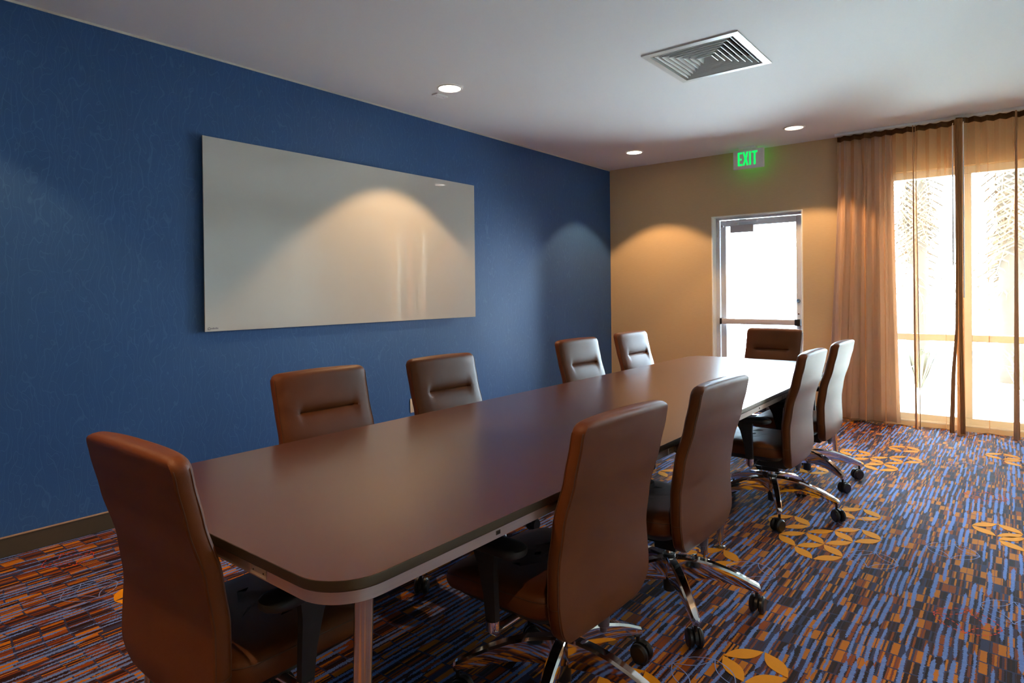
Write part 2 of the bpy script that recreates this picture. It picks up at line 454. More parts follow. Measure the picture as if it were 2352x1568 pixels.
# closer with its arm
cl = thing('door_closer', (0, 0, 0), 0, 'grey door closer with folded arm at the top of the exit door', 'door closer')
bm = bmesh.new(); box(bm, 1.447, 1.695, YD - .050, YD + .017, 1.885, 1.965, .006, 2); finish('closer_body', bm, M['closer'], cl)
bm = bmesh.new(); box(bm, 1.450, 1.52, YD - .030, YD + .0175, 1.966, 1.995, .004, 1); cyl(bm, (1.485, YD - .02), .014, .014, 1.992, 2.012, 16, .002); finish('pivot', bm, M['alum'], cl)
bm = bmesh.new(); tube(bm, [(1.485, YD - .022, 2.000), (1.60, YD - .050, 2.003), (1.735, YD - .062, 2.003)], .007, 8)
tube(bm, [(1.735, YD - .062, 2.003), (1.65, YD - .03, 2.010), (1.56, YD - .004, 2.018)], .006, 8)
cyl(bm, (1.735, YD - .062), .012, .012, 1.992, 2.014, 14, .002); box(bm, 1.535, 1.61, YD - .014, YD - .0005, 2.005, 2.030, .002, 1)
finish('closer_arm', bm, M['alum'], cl)
# stop cable hanging in a loop
cb = thing('stop_cable', (0, 0, 0), 0, 'thin steel cable looping between door head and hinge stile', 'cable')
pts = []
for i in range(25):
    f = i / 24; a = PI * f
    pts.append((1.325 - .022 + .045 * f - .030 * math.sin(a * 1.0) + .020 * math.sin(2 * a), YD - .015, 2.02 - .052 * f - .145 * math.sin(a)))
bm = bmesh.new(); tube(bm, pts, .0022, 6); finish('steel_wire', bm, M['chrome'], cb)
bm = bmesh.new(); box(bm, 1.290, 1.316, YD - .022, YD - .0005, 2.012, 2.036, .003, 1); finish('eyelet', bm, M['closer'], cb)
bm = bmesh.new(); ycyl(bm, (1.348, 0, 1.966), .013, YD - .020, YD + .0175); finish('eyelet', bm, M['closer'], cb)

# ------------------------------------------------------------------ window_1, far wall
def window(name, tf, length, zb, zt, mull, transom, panes):
    """frame drawn along local x from 0 to length, depth along +y; tf moves it into place"""
    root = bpy.data.objects.new(name, None); COL.objects.link(root); root.matrix_world = tf; root['kind'] = 'structure'
    f = .065
    bm = bmesh.new()
    box(bm, 0, f * .7, 0, .1, zb, zt, .003, 1); box(bm, length - f * .7, length, 0, .1, zb, zt, .003, 1)
    box(bm, f * .7, length - f * .7, 0, .1, zt - f, zt, .003, 1); box(bm, f * .7, length - f * .7, 0, .1, zb, zb + f, .003, 1)
    finish('window_frame', bm, M['frame'], root, smooth=False)
    edges = [f * .7] + [x for m in mull for x in (m - .055, m + .055)] + [length - f * .7]
    for m in mull:
        bm = bmesh.new(); box(bm, m - .055, m + .055, .002, .098, zb + f, zt - f, .004, 1); finish('mullion', bm, M['frame'], root, smooth=False)
    for a, b in zip(edges[::2], edges[1::2]):
        if transom:
            bm = bmesh.new(); box(bm, a, b, .01, .09, transom - .03, transom + .03, .003, 1); finish('transom', bm, M['frame'], root, smooth=False)
            for z0, z1 in ((zb + f, transom - .03), (transom + .03, zt - f)):
                bm = bmesh.new(); box(bm, a, b, .045, .052, z0, z1); finish('window_pane', bm, M['glass'], root, smooth=False)
    return root
window('window_1', Matrix.Translation((W0, YW + .07, 0)), W1 - W0, WB, WH, [3.52 - W0], .812, 2)
window('window_2', Matrix.Translation((XR + .07, A1, 0)) @ Matrix.Rotation(-PI / 2, 4, 'Z'), A1 - A0, WB, AH, [1.41, 2.82, 4.23], .812, 4)
bm = bmesh.new(); box(bm, W0, W1, YW - .002, YW + .07, WB, WB + .012, .003, 1); struct('trim_3', bm, M['frame'], smooth=False)

# ------------------------------------------------------------------ curtains
def cloth(name, fx, s_n, z_n, z0, z1, mat, parent, thick=0.0, kind=None):
    bm = bmesh.new(); rows = []
    for j in range(z_n + 1):
        f = j / z_n; rows.append([bm.verts.new(fx(i / s_n, f, z0 + (z1 - z0) * f)) for i in range(s_n + 1)])
    for a, b in zip(rows, rows[1:]):
        for i in range(s_n): bm.faces.new((a[i], a[i + 1], b[i + 1], b[i]))
    o = finish(name, bm, mat, parent, angle=3.0)
    if thick:
        md = o.modifiers.new('thickness', 'SOLIDIFY'); md.thickness = thick; md.offset = 0
    return o
YC = 6.66
# white ceiling rail: one bent length, far wall then right wall
rail = thing('curtain_rail', (0, 0, 0), 0, 'white ceiling rail carrying the curtains along the window', 'curtain rail')
bm = bmesh.new(); box(bm, 2.535, 4.64, YC - .016, YC + .016, H - .024, H - .0005, .003, 1); finish('rail_section', bm, M['whitem'], rail, smooth=False)
bm = bmesh.new(); box(bm, 4.60, 4.632, YN + .3, YC - .017, H - .024, H - .0005, .003, 1); finish('rail_section', bm, M['whitem'], rail, smooth=False)
bm = bmesh.new(); box(bm, 2.531, 2.549, YC - .020, YC + .020, H - .027, H - .0006, .003, 1); finish('rail_end_cap', bm, M['white'], rail, smooth=False)

ZT = H - .045
def pinch(s, c, w_, a, b):
    d = s - c
    if abs(d) > w_ / 2: return 0.0, 0.0
    win = math.cos(PI * d / w_) ** 2
    return -a * math.sin(2 * PI * d / w_) * 1.0, b * win * math.sin(4 * PI * d / w_)
def sheer_fn(xa, xb, pins, wl=.0845, amp=.029, ph=0.0, dense=None, flare=0.0):
    L = xb - xa
    def fx(u, f, z):
        s = xa + L * u
        t_ = smooth(.05, 1.0, f)                       # 0 bottom, 1 top
        yt = amp * math.sin(2 * PI * (s - xa) / wl + ph)
        xt = s + .003 * math.sin(4 * PI * (s - xa) / wl + 2 * ph)
        dx = dy = 0.0
        for (c, w_, a, b) in pins:
            p, q = pinch(s, c, w_, a, b); dx += p; dy += q
        yb = dy + .014 * math.sin(2 * PI * s / .41 + 1.3) + .004 * math.sin(2 * PI * (s - xa) / wl)
        k = max(0.0, t_ ** 2.2)
        kp = 1 - smooth(.72, 1.0, f)
        x = s + (xt - s) * k + dx * kp
        y = yt * k + (yb) * (1 - k)
        if dense:                                     # gathered stacking at the meeting edge
            c0, c1, n = dense
            if c0 <= s <= c1:
                g = (s - c0) / (c1 - c0); q = g * n; tri = abs((q % 2) - 1)
                wdt = .046 + .012 * (1 - f)
                xs = (c0 if c0 > (xa + xb) / 2 else c0) + wdt * tri + (.004 * g)
                x = xs; y = .03 - .06 * g + .004 * math.sin(q * 5)
        return Vector((x + flare * (1 - f) * (1 - f) * (1 if s > (xa + xb) / 2 else 0), YC + y, z + .006 * math.sin(s * 21) * (1 - smooth(0, .08, f)) + (.012 * math.sin(2 * PI * s / .33)) * (1 - smooth(0, .05, f))))
    return fx
def heading(name, fx, xa, xb, parent, n=420):
    bm = bmesh.new(); rows = []
    for z in (ZT - .034, ZT + .012):
        rows.append([bm.verts.new(fx(i / n, 1.0, z) + Vector((0, -.0015, 0))) for i in range(n + 1)])
    for i in range(n): bm.faces.new((rows[0][i], rows[0][i + 1], rows[1][i + 1], rows[1][i]))
    o = finish(name, bm, M['hem'], parent, angle=3.0); md = o.modifiers.new('thickness', 'SOLIDIFY'); md.thickness = .002; md.offset = 0
def hem(name, fx, parent, n=420, z0=.012, z1=.016):
    bm = bmesh.new(); rows = []
    for z in (0, 1):
        row = []
        for i in range(n + 1):
            p = fx(i / n, 0.0, z0); row.append(bm.verts.new(p + Vector((0, -.001, .004 * z))))
        rows.append(row)
    for i in range(n): bm.faces.new((rows[0][i], rows[0][i + 1], rows[1][i + 1], rows[1][i]))
    finish(name, bm, M['hem'], parent, angle=3.0)
# opaque taupe drape stacked at the left of the window, behind the sheer
dz = thing('taupe_drape', (0, 0, 0), 0, 'heavy taupe drape gathered beside the exit door', 'curtain')
def drape_fx(u, f, z):
    n = 5.0
    spread = 1 - f
    xl = 2.553 - .125 * spread ** 1.25; xr = 3.005 + .045 * spread ** 1.6
    ph = 2 * PI * n * (u + .012 * math.sin(9 * u + 3))
    x = xl + (xr - xl) * (u + .020 * math.sin(2 * ph) * .5)
    ampl = .030 + .012 * spread + .012 * math.sin(5.1 * u + 1)
    y = ampl * math.sin(ph) + .010 * math.sin(2.3 * ph + 2 * f)
    return Vector((x, YC + .080 + y * .55 - .02 * spread * math.sin(PI * u), z))
cloth('drape_fabric', drape_fx, 260, 26, .03, ZT + .002, M['drape'], dz, .003)
# left and right sheers
sh1 = thing('sheer_curtain', (0, 0, 0), 0, 'sheer orange curtain left of the two white wands', 'curtain', 'sheer curtains over the garden window')
f1 = sheer_fn(2.553, 3.545, [(2.78, .10, .028, .02), (2.94, .08, .02, .02), (3.185, .085, .026, .018), (3.40, .05, .012, .01)], dense=(3.475, 3.545, 5))
cloth('sheer_fabric', f1, 520, 22, .012, ZT + .004, M['sheer'], sh1)
heading('heading_tape', f1, 0, 0, sh1); hem('hem', f1, sh1)
sh2 = thing('sheer_curtain', (0, 0, 0), 0, 'sheer orange curtain right of the two white wands', 'curtain', 'sheer curtains over the garden window')
f2 = sheer_fn(3.478, 4.60, [(3.70, .05, .013, .01), (3.88, .12, .036, .024), (4.12, .08, .025, .02), (4.36, .1, .03, .02)], ph=1.2, dense=(3.478, 3.548, 5))
def f2b(u, f, z):
    p = f2(u, f, z); p.y -= .062 if p.x < 3.56 else .062 * max(0, 1 - (p.x - 3.56) / .12)
    return p
cloth('sheer_fabric', f2b, 560, 22, .012, ZT + .004, M['sheer'], sh2)
heading('heading_tape', f2b, 0, 0, sh2); hem('hem', f2b, sh2)
for x, z0, lab in ((3.463, 1.45, 'shorter white curtain wand on the left'), (3.537, 1.18, 'longer white curtain wand on the right')):
    wd = thing('curtain_wand', (x, YC - .128, 0), 0, lab + ' of the dark curtain meeting edge', 'curtain wand', 'white wands between the sheers')
    bm = bmesh.new(); cyl(bm, (0, 0), .0055, .0045, z0, ZT - .055, 10, .001); finish('wand_rod', bm, M['wand'], wd)
    bm = bmesh.new(); tube(bm, [(0, 0, ZT - .056), (.0, .02, ZT - .035), (0, .040, ZT - .030)], .003, 6); finish('wand_hook', bm, M['wand'], wd)
# doubled side hems of the two sheers where they meet, and two bunched folds
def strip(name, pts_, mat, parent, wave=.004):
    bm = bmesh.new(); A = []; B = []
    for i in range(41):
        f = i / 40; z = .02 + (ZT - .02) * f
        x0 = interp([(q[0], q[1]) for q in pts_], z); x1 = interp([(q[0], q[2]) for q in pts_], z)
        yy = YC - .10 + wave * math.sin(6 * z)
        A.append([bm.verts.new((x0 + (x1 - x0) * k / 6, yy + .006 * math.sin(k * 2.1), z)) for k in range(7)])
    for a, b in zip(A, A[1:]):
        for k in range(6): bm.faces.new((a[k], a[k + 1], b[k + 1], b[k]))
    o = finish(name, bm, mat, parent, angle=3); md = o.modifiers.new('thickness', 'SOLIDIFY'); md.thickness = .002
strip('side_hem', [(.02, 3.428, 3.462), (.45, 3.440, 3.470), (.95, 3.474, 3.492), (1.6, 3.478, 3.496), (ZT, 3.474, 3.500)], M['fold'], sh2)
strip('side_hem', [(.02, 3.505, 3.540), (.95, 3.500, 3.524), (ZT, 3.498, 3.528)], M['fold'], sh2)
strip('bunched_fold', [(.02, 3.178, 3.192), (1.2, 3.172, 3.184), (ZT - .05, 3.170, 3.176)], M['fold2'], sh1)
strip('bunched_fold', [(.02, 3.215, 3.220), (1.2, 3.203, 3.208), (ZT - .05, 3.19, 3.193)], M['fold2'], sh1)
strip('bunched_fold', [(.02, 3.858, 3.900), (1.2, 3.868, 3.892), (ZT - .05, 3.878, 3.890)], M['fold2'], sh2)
# grey drape closed over the right-hand wall window
dr2 = thing('grey_drape', (0, 0, 0), 0, 'pale grey drape closed along the side wall, seen mirrored in the whiteboard', 'curtain')
def drape2_fx(u, f, z):
    L = 5.9; s = .25 + L * u
    ph = 2 * PI * s / .135
    return Vector((4.616 + (.030 + .01 * math.sin(s * 3)) * math.sin(ph) + .006 * math.sin(2.7 * ph), s + .014 * math.sin(2 * ph), z))
cloth('drape_fabric', drape2_fx, 900, 3, .03, ZT, M['drape2'], dr2)

# ------------------------------------------------------------------ glass whiteboard, outlet
wb = thing('whiteboard', (0, 0, 0), 0, 'large frameless glass whiteboard on the blue wall', 'whiteboard')
bm = bmesh.new(); box(bm, .024, .031, 1.832, 4.287, 1.048, 2.24, .0012, 1); finish('glass_panel', bm, M['board'], wb, smooth=False)
for y in (2.05, 3.06, 4.07):
    for z in (1.25, 2.04):
        bm = bmesh.new(); box(bm, .0005, .0239, y - .03, y + .03, z - .03, z + .03, .002, 1); finish('standoff', bm, M['blackm'], wb, smooth=False)
# small maker's mark, too blurred to read in the photograph: a ring and a row of strokes
bm = bmesh.new()
tube(bm, [(.0316, 1.857 + .008 * math.cos(a), 1.066 + .007 * math.sin(a)) for a in [2 * PI * k / 12 for k in range(12)]], .0014, 5, closed=True)
for k in range(5): box(bm, .0311, .0315, 1.871 + .009 * k, 1.876 + .009 * k, 1.062, 1.070 + .002 * (k % 2))
finish('printed_mark', bm, M['greyp'], wb, smooth=False)
ol = thing('wall_outlet', (.0, 3.542, .348), 0, 'ivory wall outlet low on the blue wall behind a chair', 'outlet')
bm = bmesh.new(); box(bm, .0005, .006, -.036, .036, -.058, .058, .0025, 2); finish('cover_plate', bm, M['ivory'], ol)
for z in (-.022, .022):
    bm = bmesh.new(); box(bm, .0055, .0085, -.016, .016, z - .014, z + .014, .002, 1); finish('receptacle', bm, M['ivory'], ol)

# ------------------------------------------------------------------ ceiling fittings
vt = thing('ceiling_vent', ((V0x + V1x) / 2, (V0y + V1y) / 2, H), 0, 'square white ceiling air vent with nested louvres', 'vent')
ox, oy = .3015, .3235
def ring(bm, ax, ay, za, bx, by, zb):
    A = [(-ax, -ay, za), (ax, -ay, za), (ax, ay, za), (-ax, ay, za)]; B = [(-bx, -by, zb), (bx, -by, zb), (bx, by, zb), (-bx, by, zb)]
    av = [bm.verts.new(p) for p in A]; bv = [bm.verts.new(p) for p in B]
    for i in range(4):
        j = (i + 1) % 4; bm.faces.new((av[i], av[j], bv[j], bv[i]))
bm = bmesh.new()
ring(bm, ox, oy, -.0005, ox, oy, -.008); ring(bm, ox, oy, -.008, ox - .042, oy - .042, -.010); ring(bm, ox - .042, oy - .042, -.010, ox - .052, oy - .052, .035)
finish('vent_frame', bm, M['ventw'], vt, smooth=False)
for k in range(7):
    hx = (ox - .060) * (1 - k / 7.6); hy = (oy - .060) * (1 - k / 7.6)
    bm = bmesh.new()
    ring(bm, hx, hy, -.006, hx - .004, hy - .004, -.007)
    ring(bm, hx, hy, -.006, hx - .028, hy - .028, .045)
    ring(bm, hx - .004, hy - .004, -.007, hx - .031, hy - .031, .044)
    if k == 6:
        v = [bm.verts.new((sx * (hx - .004), sy * (hy - .004), -.007)) for sx, sy in ((-1, -1), (1, -1), (1, 1), (-1, 1))]
    finish('louvre', bm, M['ventw'], vt, smooth=False)
bm = bmesh.new(); 
ring(bm, .2615, .2845, .001, .2615, .2845, .14); v = [bm.verts.new(p) for p in ((-.2615, -.2845, .14), (.2615, -.2845, .14), (.2615, .2845, .14), (-.2615, .2845, .14))]; bm.faces.new(v)
finish('duct', bm, M['darkv'], vt, smooth=False)

WARM = (1.0, .62, .31)
def downlight(x, y, label, power, lensm, spot=96, col=WARM):
    d = thing('downlight', (x, y, H), 0, label, 'ceiling light', 'recessed ceiling downlights')
    bm = bmesh.new(); lathe(bm, [(.094, -.0005), (.094, -.004), (.088, -.008), (.080, -.007), (.076, -.002)], 40); finish('trim_ring', bm, M['whitem'], d)
    bm = bmesh.new(); cyl(bm, (0, 0), .0762, .0762, -.0045, -.0012, 40); finish('lens', bm, lensm, d)
    L = bpy.data.lights.new('downlight_lamp', 'SPOT'); L.energy = power; L.color = col; L.spot_size = math.radians(spot); L.spot_blend = .22; L.shadow_soft_size = .03
    o = bpy.data.objects.new('downlight_lamp', L); COL.objects.link(o); o.parent = d; o.location = (0, 0, -.012)
    return d
PW = 68
downlight(.700, 3.290, 'bright round downlight above the whiteboard beside the smoke sensor plate', PW, M['lens'])
downlight(.712, 6.080, 'small round downlight near the corner of the blue and beige walls', PW, M['lens'])
downlight(2.301, 6.131, 'dimmer round downlight right of the exit sign', PW * .8, M['lens2'])
downlight(.700, .500, 'round downlight over the near end of the blue wall', PW * .45, M['lens'])
downlight(2.300, .180, 'round downlight above the near end of the table', PW * .8, M['lens'])
downlight(3.900, 3.000, 'added unseen downlight above the open carpet', PW * .35, M['lens'])  # out-of-view lamp added to brighten the right side of the room
downlight(3.900, .300, 'added unseen downlight above the near carpet', PW * .35, M['lens'])  # second added lamp, out of view, lifts brightness at the near right

ds = thing('ceiling_plate', (.532, 3.36, H), 0, 'small flat white plate on the ceiling beside the bright downlight', 'sensor')
bm = bmesh.new(); box(bm, -.030, .030, -.058, .058, -.011, -.0005, .002, 1); finish('plate', bm, M['white'], ds, smooth=False)
for y in (-.035, .035):
    bm = bmesh.new(); cyl(bm, (.0, y), .004, .004, -.0125, -.0105, 10); finish('screw', bm, M['closer'], ds)

# exit sign
ex = thing('exit_sign', (1.727, 6.640, H), 0, 'white exit sign with green letters hanging above the door', 'sign')
bm = bmesh.new(); box(bm, -.090, .075, -.042, .042, -.026, -.0005, .004, 2); finish('canopy', bm, M['white'], ex)
bm = bmesh.new(); box(bm, -.158, .158, -.014, .014, -.224, -.027, .008, 3); finish('sign_body', bm, M['white'], ex)
def exit_letters(bm, y0, y1, flip=1):
    st = .019; h = .140; zb = -.190; zt = zb + h; w = .047
    xs = [-.098, -.048, .006, .033]
    def B(x0, x1, z0, z1): box(bm, min(x0, x1) * 1, max(x0, x1) * 1, y0, y1, z0, z1, .002, 1)
    def P(pts):
        a = [bm.verts.new((p[0] * flip, y0, p[1])) for p in pts]; b = [bm.verts.new((p[0] * flip, y1, p[1])) for p in pts]
        bm.faces.new(a); bm.faces.new(b)
        for i in range(len(pts)):
            j = (i + 1) % len(pts); bm.faces.new((a[i], a[j], b[j], b[i]))
    x = -.108; P([(x, zb), (x + .046, zb), (x + .046, zb + st), (x + st, zb + st), (x + st, zb + .058), (x + .040, zb + .058), (x + .040, zb + .074), (x + st, zb + .074), (x + st, zt - st), (x + .046, zt - st), (x + .046, zt), (x, zt)])
    x = -.057; w = .058; m_ = .5 * w
    P([(x, zb), (x + .019, zb), (x + m_, zb + .046), (x + w - .019, zb), (x + w, zb), (x + m_ + .011, zb + .066), (x + w - .001, zt), (x + w - .019, zt), (x + m_, zb + .088), (x + .018, zt), (x + .001, zt), (x + m_ - .011, zb + .066)])
    x = .0085; P([(x, zb), (x + .019, zb), (x + .019, zt), (x, zt)])
    x = .036; P([(x + .0185, zb), (x + .0375, zb), (x + .0375, zt - st), (x + .056, zt - st), (x + .056, zt), (x, zt), (x, zt - st), (x + .0185, zt - st)])
bm = bmesh.new(); exit_letters(bm, -.0160, -.0138); finish('exit_letters', bm, M['exitg'], ex, smooth=False)
bm = bmesh.new(); exit_letters(bm, .0138, .0160); finish('exit_letters', bm, emit('exit_green_rear', (0, .75, .10), 2.2), ex, smooth=False)

# ------------------------------------------------------------------ conference table
TX0, TX1, TY0, TY1, TZ = 1.739, 2.885, .704, 5.146, .715
tx, ty = (TX0 + TX1) / 2, (TY0 + TY1) / 2
hx, hy = (TX1 - TX0) / 2, (TY1 - TY0) / 2
tb = thing('conference_table', (tx, ty, 0), 0, 'long dark wood conference table with rounded corners and metal apron', 'table')
def slab(name, inset, z0, z1, r, mat, b=0.0):
    bm = bmesh.new(); k = 12; L = []
    for ins, z in ((inset + b, z0), (inset, z0 + b), (inset, z1 - b), (inset + b, z1)) if b else ((inset, z0), (inset, z1)):
        L.append([(x, y, z) for x, y in rrect(hx - ins, hy - ins, max(.01, r - ins), k)])
    loft(bm, L); return finish(name, bm, mat, tb, angle=.5)
slab('table_top', .0022, TZ - .022, TZ, .118, M['wood'])
# edge band: ring round the top
bm = bmesh.new()
prof = [(.0022, TZ - .0005), (.0005, TZ - .0002), (0, TZ - .002), (0, TZ - .020), (.002, TZ - .0225), (.02, TZ - .0225)]
loft(bm, [[(x, y, z) for x, y in rrect(hx - i, hy - i, .118 - i, 12)] for i, z in prof], False, False); finish('edge_band', bm, M['edge'], tb, angle=.5)
bm = bmesh.new()
prof = [(.014, TZ - .0227), (.006, TZ - .0227), (.006, TZ - .0485), (.012, TZ - .0485)]
loft(bm, [[(x, y, z) for x, y in rrect(hx - i, hy - i, .118 - i, 12)] for i, z in prof], False, False); finish('apron', bm, M['apron'], tb, angle=.5)
slab('under_frame', .03, TZ - .048, TZ - .0225, .09, M['blackm'])
for lx, ly, fx_, fy_ in [(sx * (hx - .065), sy * (hy - .121), sx * (hx - .068), -(hy - .098) if sy < 0 else hy + .05) for sx in (1, -1) for sy in (1, -1)] + [(sx * (hx - .12), q, sx * (hx - .155), p) for sx in (1, -1) for q, p in ((.15, .135), (-.075, -.065))]:
    ax, ay, fx_, fy_ = lx * .995, ly, fx_, fy_
    bm = bmesh.new(); tube(bm, [(ax, ay, TZ - .048), (fx_, fy_, .035)], [.0205, .0165], 20)
    lg = finish('leg', bm, M['legm'], tb)
    bm = bmesh.new(); lathe(bm, [(0, .0005), (.027, .0005), (.027, .004), (.010, .008), (.006, .012), (.006, .042), (0, .042)], 24, (fx_, fy_)); finish('glide_disc', bm, M['legm'], lg)
# sockets and screws let into the apron
def plate(x, y, nx, ny, w_, h_, z, pins, shade='socket'):
    """plate on the apron, outward normal (nx,ny)"""
    tf = Matrix.Translation((x - tx, y - ty, z)) @ Matrix.Rotation(math.atan2(nx, -ny), 4, 'Z')
    bm = bmesh.new(); box(bm, -w_ / 2, w_ / 2, -.0015, .001, -h_ / 2, h_ / 2, .0006, 1, mat=tf)
    p = finish('socket_plate', bm, M[shade], tb, smooth=False)
    for px, pz, pw, ph in pins:
        bm = bmesh.new(); box(bm, px - pw / 2, px + pw / 2, -.0019, -.001, pz - ph / 2, pz + ph / 2, mat=tf); finish('socket_slot', bm, M['hole'], p, smooth=False)
duplex = [(-.022, .003, .003, .006), (-.014, .003, .003, .006), (-.018, -.006, .004, .003), (.014, .003, .003, .006), (.022, .003, .003, .006), (.018, -.006, .004, .003)]
xa = TX1 - .006
plate(xa, 2.19, 1, 0, .066, .023, TZ - .0355, duplex, 'socket')
plate(xa, 3.62, 1, 0, .066, .023, TZ - .0355, duplex, 'apron')
plate(2.610, TY0 + .006, 0, -1, .062, .021, TZ - .0345, [(-.020, .0, .0035, .0035), (.020, 0, .0035, .0035)])
plate(xa, 3.21, 1, 0, .008, .008, TZ - .035, [(0, 0, .006, .006)], 'edge')
plate(xa, 1.185, 1, 0, .016, .010, TZ - .0345, [(0, 0, .011, .006)], 'edge')

# ------------------------------------------------------------------ conference chair, local +x is forwards, origin on the floor under the hub
BACK = [(.295, -.160), (.37, -.170), (.45, -.166), (.53, -.164), (.645, -.180), (.775, -.218), (.87, -.240), (.925, -.251)]
ZB, ZTOP = .295, .926
def back_outline(z):
    """half width of the backrest at height z"""
    w_ = interp([(ZB, .234), (.42, .246), (.58, .237), (.74, .235), (ZTOP, .237)], z)
    rb, rt = .090, .034
    if z < ZB + rb:
        q = (ZB + rb - z) / rb; w_ -= rb * (1 - math.sqrt(max(0, 1 - q * q)))
    if z > ZTOP - rt:
        q = (z - (ZTOP - rt)) / rt; w_ -= rt * (1 - math.sqrt(max(0, 1 - q * q)))
    return w_
def back_section(z, shrink=0.0, n=15):
    w_ = back_outline(z) - shrink; xb = interp(BACK, z) + shrink
    te = .040                                    # side band depth
    q = min(1, (z - ZB) / .05) ; qt = min(1, (ZTOP - z) / .030)
    ft = math.sqrt(max(0, 1 - (1 - min(q, 1)) ** 2)); gt = math.sqrt(max(0, 1 - (1 - qt) ** 2))
    pad = .026 * min(ft, 1) * (.35 + .65 * gt)
    pts = []
    def back(yf): return xb - .006 * (1 - yf * yf)
    rs = .005
    for i in range(n + 1):                       # back face, left to right
        yf = -1 + 2 * i / n; pts.append((back(yf), yf * (w_ - rs)))
    pts += [(xb + rs, w_), (xb + .35 * te, w_ + .0035), (xb + .7 * te, w_ + .0025), (xb + te - .004, w_)]
    for i in range(n * 2 + 1):                   # front face, right to left
        yf = 1 - 2 * i / (2 * n); e_ = 1 - abs(yf) ** 3.2
        y = yf * (w_ - .004); x = xb + te + pad * max(0, e_) ** .55
        # stitched crease
        wy = 1 - smooth(.138, .160, abs(y))
        dz_ = z - .7495
        x -= (.019 * math.exp(-abs(dz_) / .012) + .006 * math.exp(-(dz_ / .05) ** 2)) * wy * (1 if dz_ < 0 else .92)
        pts.append((x, y))
    pts += [(xb + te - .004, -w_), (xb + .7 * te, -w_ - .0025), (xb + .35 * te, -w_ - .0035), (xb + rs, -w_)]
    return pts
def backrest_mesh():
    zs = [ZB + .0005, ZB + .004, ZB + .010, ZB + .02, ZB + .033, ZB + .05, ZB + .07, ZB + .09, ZB + .105]
    z = ZB + .13
    while z < .69: zs.append(z); z += .024
    zs += [.70, .715, .726, .734, .740, .744, .747, .7495, .752, .755, .759, .764, .771, .78, .795, .815, .835, .855, .87, .885, ZTOP - .032, ZTOP - .022, ZTOP - .014, ZTOP - .008, ZTOP - .003, ZTOP - .0005]
    bm = bmesh.new(); L = []
    for z in zs:
        sec = back_section(z)
        # round the top and bottom edges of the slab
        k = 0.0
        if z > ZTOP - .016: k = 1 - math.sqrt(max(0, 1 - ((z - ZTOP + .016) / .016) ** 2))
        if z < ZB + .018: k = 1 - math.sqrt(max(0, 1 - ((ZB + .018 - z) / .018) ** 2))
        xm = interp(BACK, z) + .03
        zz = z + (.007 * 0)
        L.append([(xm + (x - xm) * (1 - .72 * k), y * (1 - .03 * k), zz + .006 * (1 - (y / .23) ** 2) * smooth(.85, ZTOP, z)) for x, y in sec])
    loft(bm, L); return bm
def edge_curve(dx, off=0.0):
    """seam running round the back (dx=0) or front (dx=te) edge of the side band"""
    pts = []
    zz = [ZB + .03 + (ZTOP - .028 - ZB - .03) * i / 40 for i in range(41)]
    for s in (1, -1):
        row = [(interp(BACK, z) + dx, s * (back_outline(z) + .0005 - .0008), z) for z in zz]
        pts.append(row if s == 1 else row[::-1])
    top = [(interp(BACK, ZTOP - .012) + dx, y, ZTOP - .010 + .006 * (1 - (y / .23) ** 2)) for y in [.203 - .406 * i / 20 for i in range(21)]]
    return pts[0] + top + pts[1]
root = thing('conference_chair', (0, 0, 0), 0, 'proto', 'chair', 'brown leather chairs around the conference table')
o = finish('backrest', backrest_mesh(), M['leather'], root, angle=.62)
bm = bmesh.new(); tube(bm, edge_curve(.0035), .0017, 5); tube(bm, edge_curve(.038), .0015, 5); finish('seam', bm, M['stitch'], o)
for s in (1, -1):
    bm = bmesh.new(); x0 = interp(BACK, .42) + .002; tube(bm, [(x0 + .038 * i / 6, s * (back_outline(.42) + .0045 * math.sin(PI * i / 6)), .42 - .004 * math.sin(PI * i / 6)) for i in range(7)], .001, 5)
    finish('cross_stitch', bm, M['stitch'], o)
# seat cushion
bm = bmesh.new(); L = []
def seat_sec(ins, z, drop=0.0):
    out = []
    for x, y in rrect(.218 - ins, .240 - ins, .07, 7):
        f = (x + .218) / .436
        out.append((x + .098, y * (.93 + .07 * smooth(0, .35, f)), z - (.020 * smooth(.72, 1.0, f)) * (1 if z > .385 else .3) - .004 * smooth(.3, 0, f)))
    return out
for ins, z in ((.020, .352), (.006, .356), (.001, .368), (.0, .390), (.004, .407), (.014, .417), (.030, .4225), (.07, .426), (.13, .427), (.20, .427)): L.append(seat_sec(ins, z))
loft(bm, L); st_ = finish('seat', bm, M['leather'], root, angle=.9)
bm = bmesh.new(); tube(bm, [Vector(p) for p in seat_sec(.0030, .4055)], .0016, 5, closed=True); finish('seam', bm, M['stitch'], st_)
bm = bmesh.new(); loft(bm, [[(x * s_ + .098, y * s_, z) for x, y in rrect(.200, .215, .06, 6)] for s_, z in ((.72, .312), (.93, .328), (1, .3515))]); finish('seat_pan', bm, M['blackp'], root)
